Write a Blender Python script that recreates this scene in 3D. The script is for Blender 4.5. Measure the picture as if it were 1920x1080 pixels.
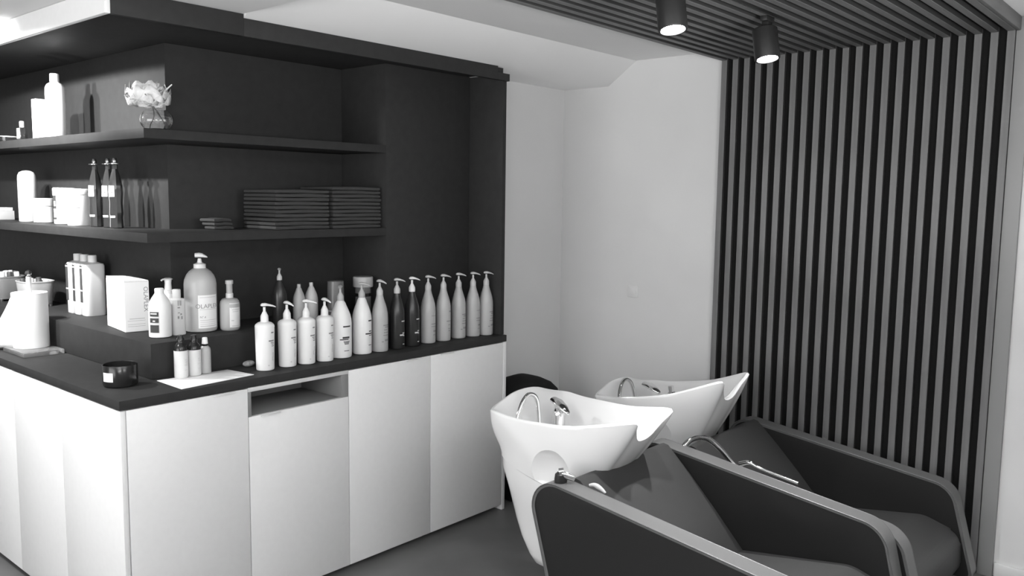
import bpy, bmesh, math, random
from mathutils import Vector, Matrix
PI = math.pi
random.seed(7)
D = bpy.data
for o in list(D.objects): D.objects.remove(o, do_unlink=True)
SC = bpy.context.scene
COL = SC.collection

# ------------------------------------------------------------------ camera
cam = D.cameras.new('camera'); cam.sensor_width = 36.0; cam.sensor_fit = 'HORIZONTAL'
cam.lens = 36.0*1584.56/1920.0; cam.clip_start = 0.02
co = D.objects.new('camera', cam); COL.objects.link(co)
def cam_matrix(yaw, pitch, roll, loc):
    ca, sa, cb, sb, cc, sc = math.cos(yaw), math.sin(yaw), math.cos(pitch), math.sin(pitch), math.cos(roll), math.sin(roll)
    f = Vector((ca*cb, sa*cb, sb)); r = Vector((sa, -ca, 0)); u = r.cross(f)
    r2 = cc*r+sc*u; u2 = -sc*r+cc*u
    m = Matrix((r2, u2, -f)).transposed().to_4x4(); m.translation = loc
    return m
co.matrix_world = cam_matrix(math.radians(40.8463), math.radians(-6.1019), math.radians(0.74455), Vector((-1.217, -2.7535, 1.5835)))
SC.camera = co

# ------------------------------------------------------------------ world, lights, exposure
w = D.worlds.new('world'); SC.world = w; w.use_nodes = True
w.node_tree.nodes['Background'].inputs[0].default_value = (1, 1, 1, 1)
w.node_tree.nodes['Background'].inputs[1].default_value = 0.12
SC.view_settings.view_transform = 'Standard'; SC.view_settings.look = 'None'
SC.view_settings.gamma = 1.0; SC.view_settings.exposure = 0.3; SC.view_settings.use_curve_mapping = False

def area(name, loc, direction, sx, sy, power):
    l = D.lights.new(name, 'AREA'); l.shape = 'RECTANGLE'; l.size = sx; l.size_y = sy; l.energy = power
    o = D.objects.new(name, l); COL.objects.link(o); o.location = loc
    o.rotation_euler = Vector(direction).to_track_quat('-Z', 'Y').to_euler()
    return o
def spot(name, loc, direction, power, ang, blend, rad):
    l = D.lights.new(name, 'SPOT'); l.energy = power; l.spot_size = math.radians(ang); l.spot_blend = blend; l.shadow_soft_size = rad
    o = D.objects.new(name, l); COL.objects.link(o); o.location = loc
    o.rotation_euler = Vector(direction).to_track_quat('-Z', 'Y').to_euler()
    return o
LAMPS = [(1.204, -1.33), (1.905, -1.33)]
LAMP_DIR = Vector((-0.12, -0.20, -0.97)).normalized()
area('salon_window_light', (-4.4, -1.0, 1.30), (1, 0.0, 0.10), 3.6, 1.7, 90)
area('ceiling_fill', (0.9, -3.5, 2.29), (0.0, 0.35, -1), 2.0, 0.8, 8)  # unseen fill behind the camera, added to even out the cabinet fronts
area('upward_fill', (-1.5, -2.9, 1.6), (0.05, 0.45, 1), 1.2, 0.6, 78)  # unseen fill aimed upward, added to brighten the left ceiling
area('upward_fill', (0.35, -3.0, 1.6), (0.10, 0.40, 1), 1.0, 0.5, 42)  # second added fill, lifts the slatted ceiling from below
spot('shelf_downlight', (-0.51, 1.20, 2.206), (0, 0, -1), 90, 173, 0.06, 0.03)
spot('shelf_downlight', (-0.51, 0.88, 2.206), (.78, .26, -.46), 165, 92, 1.0, 0.03)

spot('counter_downlight', (-0.85, 0.15, 2.20), (.30, .05, -1), 46, 82, 0.8, 0.04)

# ------------------------------------------------------------------ materials
def mat(name, col, rough=0.5, metal=0.0, spec=0.5, trans=0.0, ior=1.45, emit=0.0, coat=0.0, noise=None, bump=None, sub=0.0, alpha=1.0):
    m = D.materials.new(name); m.use_nodes = True; nt = m.node_tree; b = nt.nodes['Principled BSDF']
    c = (col, col, col, 1) if not isinstance(col, tuple) else (*col, 1)
    b.inputs['Base Color'].default_value = c; b.inputs['Roughness'].default_value = rough
    b.inputs['Metallic'].default_value = metal; b.inputs['Specular IOR Level'].default_value = spec
    b.inputs['Transmission Weight'].default_value = trans; b.inputs['IOR'].default_value = ior
    b.inputs['Coat Weight'].default_value = coat; b.inputs['Coat Roughness'].default_value = 0.05
    b.inputs['Alpha'].default_value = alpha
    if emit: b.inputs['Emission Color'].default_value = (1, 1, 1, 1); b.inputs['Emission Strength'].default_value = emit
    if sub: b.inputs['Subsurface Weight'].default_value = sub; b.inputs['Subsurface Radius'].default_value = (.02, .02, .02)
    tc = None
    if noise or bump:
        tc = nt.nodes.new('ShaderNodeTexCoord'); mp = nt.nodes.new('ShaderNodeMapping')
        nt.links.new(tc.outputs['Object'], mp.inputs['Vector'])
    if noise:
        (sx, sy, sz), scale, lo, hi = noise
        mp.inputs['Scale'].default_value = (sx, sy, sz)
        n = nt.nodes.new('ShaderNodeTexNoise'); n.inputs['Scale'].default_value = scale; n.inputs['Detail'].default_value = 6
        r = nt.nodes.new('ShaderNodeMapRange'); r.inputs[1].default_value = .3; r.inputs[2].default_value = .7
        r.inputs[3].default_value = lo; r.inputs[4].default_value = hi
        nt.links.new(mp.outputs[0], n.inputs['Vector']); nt.links.new(n.outputs[0], r.inputs[0])
        cr = nt.nodes.new('ShaderNodeCombineColor')
        for i in range(3): nt.links.new(r.outputs[0], cr.inputs[i])
        nt.links.new(cr.outputs[0], b.inputs['Base Color'])
    if bump:
        sc_, st = bump
        n2 = nt.nodes.new('ShaderNodeTexNoise'); n2.inputs['Scale'].default_value = sc_; n2.inputs['Detail'].default_value = 4
        nt.links.new(tc.outputs['Object'], n2.inputs['Vector'])
        bp = nt.nodes.new('ShaderNodeBump'); bp.inputs['Strength'].default_value = st; bp.inputs['Distance'].default_value = .002
        nt.links.new(n2.outputs[0], bp.inputs['Height']); nt.links.new(bp.outputs[0], b.inputs['Normal'])
    return m
M = {}
M['wall'] = mat('wall_plaster', .66, .85, noise=((1, 1, 1), 2.0, .64, .68), bump=(90, .08))
M['ceil'] = mat('ceiling_plaster', .82, .9, noise=((1, 1, 1), 1.5, .80, .84))
M['floor'] = mat('floor_concrete', .14, .42, noise=((1, 1, 1), 3.0, .105, .15), bump=(30, .05))
M['lam_white'] = mat('white_laminate', .78, .38, noise=((1, 1, 1), 40, .77, .79))
M['lam_grey'] = mat('edge_laminate', .60, .5)
M['lam_black'] = mat('black_laminate', .028, .55, spec=.12, noise=((1, 1, 1), 25, .031, .037))
M['wood'] = mat('grey_wood', .16, .55, noise=((14, 14, 1.0), 3.0, .125, .175), bump=(60, .1))
M['woodx'] = mat('grey_wood_ceiling', .16, .55, noise=((1.0, 14, 14), 3.0, .125, .175), bump=(60, .1))
M['felt'] = mat('black_felt', .012, .95, spec=.1, bump=(400, .3))
M['trimgrey'] = mat('grey_trim', .26, .6)
M['ceramic'] = mat('white_ceramic', .78, .10, coat=.3)
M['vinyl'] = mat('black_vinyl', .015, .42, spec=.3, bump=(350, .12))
M['vinyl_lit'] = mat('black_vinyl_lit', .105, .36, spec=.5, bump=(350, .1))  # lightened copy of the black vinyl: lamp light on the arms painted in
M['fabric'] = mat('charcoal_vinyl', .036, .5, spec=.4, bump=(300, .15))
M['chrome'] = mat('chrome', .75, .1, metal=1)
M['blackmetal'] = mat('black_metal', .02, .4, spec=.4)
M['silver'] = mat('silver_edge', .6, .3, metal=1)
M['lens'] = mat('lit_lamp_lens', 1.0, .5, emit=40)
M['wplastic'] = mat('white_plastic', .80, .32, sub=.0)
M['wplastic2'] = mat('offwhite_plastic', .66, .35)
M['gplastic'] = mat('grey_plastic', .42, .33)
M['gplastic2'] = mat('light_grey_plastic', .5, .35)
M['dplastic'] = mat('dark_plastic', .022, .28)
M['black'] = mat('black_gloss', .015, .2)
M['paper'] = mat('white_paper', .84, .8)
M['print'] = mat('dark_print', .05, .6)
M['printg'] = mat('grey_print', .25, .6)
M['printl'] = mat('light_print', .6, .5)
M['glass'] = mat('clear_glass', 1.0, .03, trans=1.0, ior=1.45)
M['acrylic'] = mat('clear_acrylic', .9, .08, trans=.88, ior=1.3)
M['frost'] = mat('frosted_plastic', .30, .25, trans=.5)
M['smoke'] = mat('smoked_glass', .20, .10, metal=.9, coat=1.0)
M['towel'] = mat('dark_towel', .06, .95, spec=.1, bump=(500, .6))
M['cloth'] = mat('black_cloth', .012, .8, spec=.2, bump=(200, .3))
M['leaf'] = mat('pale_dried_petal', .72, .7, noise=((1, 1, 1), 30, .5, .85))
M['stem'] = mat('dark_stem', .12, .7)
M['bin'] = mat('grey_bin', .45, .45)
M['curler'] = mat('dark_curler', .06, .5)
M['stone'] = mat('speckled_stone', .4, .6, noise=((1, 1, 1), 60, .15, .5))
M['slatside'] = mat('dark_slat_core', .045, .7)
M['jug'] = mat('milky_plastic', .46, .32)
M['niche'] = mat('dark_grey_niche', .22, .55)
M['switch'] = mat('switch_plastic', .69, .35)

# ------------------------------------------------------------------ helpers
def link(name, me, m=None, parent=None, smooth=None):
    o = D.objects.new(name, me); COL.objects.link(o)
    if m is not None: me.materials.clear(); me.materials.append(m)
    if smooth is not None:
        for p in me.polygons: p.use_smooth = True
        me.set_sharp_from_angle(angle=math.radians(smooth))
    if parent is not None: o.parent = parent
    return o
def tome(bm, recalc=True):
    if recalc: bmesh.ops.recalc_face_normals(bm, faces=bm.faces)
    me = D.meshes.new('mesh'); bm.to_mesh(me); bm.free(); return me
def obj(name, bm, m, parent=None, smooth=35): return link(name, tome(bm), m, parent, smooth)
def thing(name, label, cat, loc=(0, 0, 0), rz=0, group=None):
    o = D.objects.new(name, None); COL.objects.link(o); o.empty_display_size = .05
    o.location = loc; o.rotation_euler = (0, 0, rz); tag(o, label, cat, group); return o
def tag(o, label=None, cat=None, group=None, kind=None):
    if label: o['label'] = label
    if cat: o['category'] = cat
    if group: o['group'] = group
    if kind: o['kind'] = kind
    return o
def add_box(bm, x0, x1, y0, y1, z0, z1, bev=0.0, seg=2):
    r = bmesh.ops.create_cube(bm, size=1.0); vs = r['verts']
    for v in vs:
        v.co = Vector((x0+(v.co.x+.5)*(x1-x0), y0+(v.co.y+.5)*(y1-y0), z0+(v.co.z+.5)*(z1-z0)))
    if bev > 0:
        es = list({e for v in vs for e in v.link_edges})
        bmesh.ops.bevel(bm, geom=es, offset=bev, segments=seg, profile=.5, affect='EDGES')
def box(name, x0, x1, y0, y1, z0, z1, m, parent=None, bev=0.002, seg=2):
    bm = bmesh.new(); add_box(bm, x0, x1, y0, y1, z0, z1, bev, seg); return obj(name, bm, m, parent)
def struct(name, bm, m, parent=None):
    o = obj(name, bm, m, parent)
    if parent is None: o['kind'] = 'structure'
    return o
def add_prism(bm, pts, axis, a0, a1, bev=0.0, seg=2):
    """polygon pts in the plane across axis (0=x: (y,z), 2=z: (x,y)), extruded a0..a1"""
    def P(p, a):
        if axis == 0: return (a, p[0], p[1])
        if axis == 1: return (p[0], a, p[1])
        return (p[0], p[1], a)
    v0 = [bm.verts.new(P(p, a0)) for p in pts]; v1 = [bm.verts.new(P(p, a1)) for p in pts]
    n = len(pts); f0 = bm.faces.new(v0); f1 = bm.faces.new(v1[::-1])
    for i in range(n): bm.faces.new((v0[i], v0[(i+1) % n], v1[(i+1) % n], v1[i]))
    if bev > 0:
        es = list(set(f0.edges) | set(f1.edges))
        bmesh.ops.bevel(bm, geom=es, offset=bev, segments=seg, profile=.5, affect='EDGES')
def prism(name, pts, axis, a0, a1, m, parent=None, bev=0.0, seg=2, smooth=35):
    bm = bmesh.new(); add_prism(bm, pts, axis, a0, a1, bev, seg); return obj(name, bm, m, parent, smooth)
def add_lathe(bm, prof, n=24, sx=1.0, sy=1.0, cx=0, cy=0, power=2.0, cap=True):
    rings = []
    for r, z in prof:
        ring = []
        for i in range(n):
            a = 2*PI*i/n; c, s = math.cos(a), math.sin(a)
            if power != 2.0:
                k = (abs(c)**power+abs(s)**power)**(-1/power); c *= k; s *= k
            ring.append(bm.verts.new((cx+r*sx*c, cy+r*sy*s, z)))
        rings.append(ring)
    for a, b in zip(rings, rings[1:]):
        for i in range(n): bm.faces.new((a[i], a[(i+1) % n], b[(i+1) % n], b[i]))
    if cap:
        bm.faces.new(rings[0][::-1]); bm.faces.new(rings[-1])
def lathe(name, prof, m, parent=None, n=24, smooth=40, **k):
    bm = bmesh.new(); add_lathe(bm, prof, n, **k); return obj(name, bm, m, parent, smooth)
def add_loft(bm, loops, closed=True, cap=True):
    rings = [[bm.verts.new(p) for p in L] for L in loops]; n = len(rings[0])
    for a, b in zip(rings, rings[1:]):
        for i in range(n if closed else n-1): bm.faces.new((a[i], a[(i+1) % n], b[(i+1) % n], b[i]))
    if cap:
        bm.faces.new(rings[0][::-1]); bm.faces.new(rings[-1])
def catmull(pts, n, closed=False):
    P = [Vector(p) for p in pts]; L = len(P); out = []
    segs = L if closed else L-1
    for k in range(n):
        t = k*segs/(n if closed else n-1); i = min(int(t), segs-1); u = t-i
        if closed: p0, p1, p2, p3 = P[(i-1) % L], P[i % L], P[(i+1) % L], P[(i+2) % L]
        else: p0, p1, p2, p3 = P[max(i-1, 0)], P[i], P[i+1], P[min(i+2, L-1)]
        out.append(.5*((2*p1)+(p2-p0)*u+(2*p0-5*p1+4*p2-p3)*u*u+(3*p1-p0-3*p2+p3)*u**3))
    return out
def add_tube(bm, pts, rad, n=10, cap=True):
    pts = [Vector(p) for p in pts]; loops = []
    up = Vector((0, 0, 1))
    prev = None
    for i, p in enumerate(pts):
        d = (pts[min(i+1, len(pts)-1)]-pts[max(i-1, 0)]).normalized()
        if prev is None:
            a = d.cross(up)
            if a.length < 1e-3: a = d.cross(Vector((1, 0, 0)))
            a.normalize()
        else:
            a = (prev-d*prev.dot(d)).normalized()
        prev = a; b = d.cross(a)
        r = rad(i/(len(pts)-1)) if callable(rad) else rad
        loops.append([p+a*r*math.cos(2*PI*k/n)+b*r*math.sin(2*PI*k/n) for k in range(n)])
    add_loft(bm, loops, True, cap)
def tube(name, pts, rad, m, parent=None, n=10):
    bm = bmesh.new(); add_tube(bm, pts, rad, n); return obj(name, bm, m, parent, 60)
def round_poly(pts, n=6):
    """pts: (a, b, radius) corners -> polygon with rounded corners"""
    out = []; L = len(pts)
    for i in range(L):
        p = Vector(pts[i][:2]); r = pts[i][2]
        if r <= 0: out.append(tuple(p)); continue
        a = (Vector(pts[i-1][:2])-p).normalized(); b = (Vector(pts[(i+1) % L][:2])-p).normalized()
        ang = a.angle(b); d = r/math.tan(ang/2)
        c = p+(a+b).normalized()*(r/math.sin(ang/2))
        s = p+a*d; e = p+b*d
        a0 = math.atan2(s.y-c.y, s.x-c.x); a1 = math.atan2(e.y-c.y, e.x-c.x)
        da = (a1-a0+PI) % (2*PI)-PI
        for k in range(n+1): out.append((c.x+r*math.cos(a0+da*k/n), c.y+r*math.sin(a0+da*k/n)))
    return out
def add_patch(bm, rfun, z0, z1, a0, a1, off=.0006, n=8, nz=4, sx=1.0, sy=1.0):
    g = []
    for j in range(nz+1):
        z = z0+(z1-z0)*j/nz; r = rfun(z)+off; row = []
        for i in range(n+1):
            a = a0+(a1-a0)*i/n
            row.append(bm.verts.new((r*sx*math.cos(a), r*sy*math.sin(a), z)))
        g.append(row)
    for j in range(nz):
        for i in range(n): bm.faces.new((g[j][i], g[j][i+1], g[j+1][i+1], g[j+1][i]))
def rprof(prof):
    """radius of a profile as a function of z"""
    def f(z):
        for (r0, z0), (r1, z1) in zip(prof, prof[1:]):
            if z1 > z0 and z0 <= z <= z1: return r0+(r1-r0)*(z-z0)/(z1-z0)
        return prof[-1][0]
    return f
def text_mesh(s, size, extrude=.0003):
    c = D.curves.new('text', 'FONT'); c.body = s; c.size = size; c.extrude = extrude; c.align_x = 'CENTER'; c.align_y = 'CENTER'
    o = D.objects.new('text', c); COL.objects.link(o)
    bpy.context.view_layer.update()
    me = D.meshes.new_from_object(o.evaluated_get(bpy.context.evaluated_depsgraph_get()))
    D.objects.remove(o); D.curves.remove(c); return me
def copy_tree(o, parent=None):
    c = o.copy(); COL.objects.link(c)
    if parent is not None: c.parent = parent
    for ch in list(o.children): copy_tree(ch, c)
    return c

# ------------------------------------------------------------------ room shell
ZC, ZL = 2.333, 2.222            # ceiling by the basins, lower ceiling by the counter's left side
bm = bmesh.new(); add_box(bm, -4.6, 2.95, -5.6, 4.2, -.08, 0); struct('floor', bm, M['floor'])
bm = bmesh.new(); add_box(bm, .49, 2.95, -5.6, 4.2, ZC, ZC+.1); struct('ceiling', bm, M['ceil'])
bm = bmesh.new(); add_box(bm, -4.6, .489, -5.6, 4.2, ZL, ZC+.1); struct('ceiling', bm, M['ceil'])
bm = bmesh.new(); add_prism(bm, [(0.0, 2.208), (-.18, ZC-.0005), (.6, ZC-.0005), (.6, 2.208)], 0, .4905, 2.77); struct('ceiling', bm, M['ceil'])
bm = bmesh.new(); add_box(bm, 2.77, 2.95, -5.6, 4.2, 0, ZC); struct('wall_right', bm, M['wall'])
bm = bmesh.new(); add_box(bm, 1.935, 2.77, .31, .45, 0, 2.208); struct('wall_back', bm, M['wall'])
bm = bmesh.new(); add_box(bm, -4.7, -4.6, -5.6, 4.2, 0, ZL); struct('wall_left', bm, M['wall'])
bm = bmesh.new(); add_box(bm, -4.6, 2.95, -5.7, -5.6, 0, ZC); struct('wall_front', bm, M['wall'])
bm = bmesh.new(); add_box(bm, -4.6, .4, 4.1, 4.2, 0, ZL); struct('wall_back', bm, M['wall'])
bm = bmesh.new(); add_box(bm, 2.755, 2.769, -5.6, -2.056, 0, .06, .002); struct('baseboard_right', bm, M['wall'])

# slatted cladding on the right wall and on the ceiling above the basins
def faced(me, m, ax):
    """veneer on the front face of a slat, dark core on its sides"""
    me.materials.append(m); me.materials.append(M['slatside'])
    for p in me.polygons: p.material_index = 0 if p.normal[ax] < -.5 else 1
PIT = .0599; Y0 = -.705; SW = .0292
bm = bmesh.new(); add_box(bm, 2.758, 2.7695, -1.992, -.705, 0, 2.30); cl = struct('trim_1', bm, M['felt'])
bm = bmesh.new(); add_box(bm, 2.736, 2.758, -SW/2, SW/2, .004, 2.2995, .0015, 1); sme = tome(bm); faced(sme, M['wood'], 0)
for k in range(22):
    s = link('slat', sme, None, cl); s.location = (0, Y0-SW/2-PIT*k, 0)
XE = .35
bm = bmesh.new(); add_box(bm, .50, 2.7695, -1.992, -.705, 2.3005, ZC-.0005); ck = struct('trim_2', bm, M['felt'])
bm = bmesh.new(); add_box(bm, .50, 2.7355, -SW/2, SW/2, 2.278, 2.3, .0015, 1); sme = tome(bm); faced(sme, M['woodx'], 2)
for k in range(22):
    s = link('slat', sme, None, ck); s.location = (0, Y0-SW/2-PIT*k, 0)
bm = bmesh.new(); add_box(bm, 2.745, 2.7695, -2.052, -1.9935, 0, ZC-.001, .002); struct('trim_3', bm, M['trimgrey'])
bm = bmesh.new(); add_box(bm, .50, 2.744, -2.010, -1.9935, 2.278, ZC-.001, .002); struct('trim_4', bm, M['woodx'])

# ------------------------------------------------------------------ black shelving unit on the worktop
def L_poly(x0, y0, xr, yl, xb, yb): return [(x0, y0), (xr, y0), (xr, yb), (xb, yb), (xb, yl), (x0, yl)]
CX, CY, SX, SY, XCOL, YL = .479, .565, .229, .242, 1.355, 3.2
LB = M['lam_black']
su = thing('shelving_unit', 'black L-shaped shelving unit with white top fascia standing on the counter', 'shelves', (.8, .9, .9))
def sub(o): o.location = -Vector(su.location); return o
sub(box('core_panel', CX, 1.90, CY, YL, .901, 2.18, LB, su, .001))
sub(box('column', XCOL, 1.904, SY, CY-.001, 1.034, 2.18, LB, su, .001))
for z0, z1 in ((1.403, 1.438), (1.779, 1.814)):
    sub(prism('shelf', L_poly(SX, SY, XCOL-.001, YL, CX-.001, CY-.001), 2, z0, z1, LB, su, .0012))
sub(prism('riser', L_poly(SX, SY, 1.904, YL, CX-.001, CY-.001), 2, .901, 1.033, LB, su, .0012))
sub(prism('top_board', L_poly(.019, .019, 1.904, YL, 1.0, CY+.4), 2, 2.181, 2.205, LB, su, .001))
f = sub(box('side_fascia', 0, .018, 0, YL, 2.144, 2.221, M['lam_white'], su, .0008)); f['label'] = 'white fascia strip'
sub(box('front_fascia', .0185, .489, 0, .018, 2.144, 2.221, LB, su, .0006))
sub(box('front_fascia', .4895, 1.846, 0, .018, 2.144, 2.207, LB, su, .0006))
sub(box('front_fascia', 1.8465, 1.931, 0, .018, 2.144, 2.178, LB, su, .0006))
sub(box('end_panel', 1.906, 1.931, .019, .308, .901, 2.178, LB, su, .0008))

# ------------------------------------------------------------------ worktop and base cabinets
wt = prism('worktop', [(0, 0), (1.931, 0), (1.931, .308), (1.0, .308), (1.0, YL), (0, YL)], 2, .868, .90, LB, None, .0012)
tag(wt, 'black L-shaped laminate worktop over the white base cabinets', 'worktop')
LW, LG = M['lam_white'], M['lam_grey']
Z0, Z1 = .028, .866
def handle(parent, x, z, along='x'):
    if along == 'x': return box('edge_pull', x, x+.075, -.007, .002, z-.002, z+.0005, M['silver'], parent, .0005)
def front_cab(label, x0, x1, doors, niche=None, endpanel=False, corner=False, hx=None):
    t = thing('base_cabinet', label, 'cabinet', (x0, 0, 0), 0, 'base cabinets along the front')
    X = lambda o: (setattr(o, 'location', (-x0, 0, 0)), o)[1]
    c0 = x0+(.020 if corner else 0); c1 = x1-(.023 if endpanel else 0)
    if niche is None:
        X(box('body', c0, c1, .020, .30, .06, Z1, LG, t, .001))
    else:
        nz = niche
        X(box('body', c0, c1, .020, .30, .06, nz-.022, LG, t, .001))
        X(box('niche_shelf', c0, c1, .019, .30, nz-.0215, nz-.004, M['niche'], t, .001))
        X(box('niche_back', c0+.0005, c1-.0005, .285, .30, nz-.0035, Z1-.0165, M['niche'], t, .001))
        X(box('niche_side', c0, c0+.014, .003, .284, nz-.0035, Z1-.0165, M['niche'], t, .001))
        X(box('niche_side', c1-.034, c1, .003, .284, nz-.0035, Z1-.0165, M['niche'], t, .001))
        X(box('niche_top', c0, c1, .003, .30, Z1-.016, Z1, LG, t, .001))
    dz = Z1 if niche is None else niche
    for i, (a, b) in enumerate(doors):
        d = X(box('door', a, b, 0.001, .019, Z0, dz-.002, LW, t, .0012))
        hxx = hx[i] if hx else None
        if hxx is not None:
            h = box('edge_pull', hxx, hxx+.085, -.009, .0005, dz-.0065, dz-.0035, M['wplastic'], d, .0004)
    X(box('plinth', c0+.01, c1-.002, .05, .06, 0.0, .0595, M['lam_grey'], t, .001))
    if endpanel: X(box('side_panel', x1-.0225, x1, .0005, .305, 0, Z1, LW, t, .001))
    return t
front_cab('white base cabinet at the counter corner with one plain door under the white mat', .001, .4755, [(.0222, .4745)], corner=True, hx=[.335])
front_cab('white base cabinet with an open niche above its door', .4765, .9425, [(.4775, .9415)], niche=.757, hx=[.527])
front_cab('white one-door base cabinet between the niche cabinet and the end cabinet', .9435, 1.4095, [(.9445, 1.4085)], hx=[1.26])
front_cab('white base cabinet at the far end of the counter with a full-height side panel', 1.4105, 1.931, [(1.4115, 1.9055)], endpanel=True, hx=[1.47])
yy = .310
for i, (a, b, lab) in enumerate(((.0, .4835, 'white base cabinet nearest the corner on the left side of the counter'),
                              (.4845, .953, 'white base cabinet under the candle side run second from the corner'),
                              (.954, 1.42, 'white base cabinet under the paper roll on the left side of the counter'),
                              (1.421, 1.89, 'white base cabinet farthest left along the side of the counter'))):
    t = thing('base_cabinet', lab, 'cabinet', (0, a, 0), 0, 'base cabinets along the left side')
    a2 = max(a, .312)
    for o in ((box('body', .02, .44, a2, b, .06, Z1, LG, t, .001)), (box('door', .0010, .0195, a+.0008, b-.0008, Z0, Z1-.002, LW, t, .0012)),
              (box('plinth', .05, .06, a2, b, 0, .0595, LG, t, .001))):
        o.location = (0, -a, 0)

# ------------------------------------------------------------------ track lamps and wall switch
tr = thing('track_rail', 'black lamp track recessed between two ceiling slats', 'lamp track', (1.6, -1.3495, 2.284))
o = box('rail', .50, 2.735, -1.363, -1.3365, 2.281, 2.2995, M['blackmetal'], tr, .001); o.location = -tr.location
o = box('rail_edge', .50, 2.735, -1.3362, -1.3352, 2.2765, 2.2782, M['silver'], tr, 0); o.location = -tr.location
def track_lamp(x, y, label):
    t = thing('track_lamp', label, 'spotlight', (x, y, 2.281), 0, 'spotlights on the ceiling track')
    q = LAMP_DIR.to_track_quat('-Z', 'Y').to_matrix().to_4x4()
    box('adapter', -.035, .035, -.014, .014, -.022, .0, M['blackmetal'], t, .003)
    box('stem', -.019, .019, -.014, .014, -.066, -.0215, M['blackmetal'], t, .003)
    piv = Matrix.Translation((-.005, -.002, -.107)) @ q
    r = .047
    b = lathe('body', [(r-.004, .062), (r, .058), (r, -.055), (r-.0015, -.058), (.0395, -.058), (.0385, -.048), (.037, -.0475)], M['blackmetal'], t, 40); b.matrix_local = piv
    l = lathe('lens', [(.0365, -.052), (.0365, -.0475)], M['lens'], t, 32); l.matrix_local = piv
    return (Matrix.Translation(t.location) @ piv) @ Vector((0, 0, -.062))
for (x, y), lab in zip(LAMPS, ('lit black cylinder spotlight, the nearer one, cut by the top of the photo', 'lit black cylinder spotlight farther along the track near the slatted wall')):
    p = track_lamp(x, y+.012, lab)
    spot('track_spot_light', p, LAMP_DIR, 125, 78, 1.0, .03)
sw = thing('light_switch', 'white square light switch on the plain white wall', 'switch', (2.7695, -.200, 1.073))
box('frame', -.006, 0, -.033, .033, -.033, .033, M['switch'], sw, .003)
box('rocker', -.010, -.0062, -.021, .021, -.021, .021, M['switch'], sw, .002)

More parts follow.
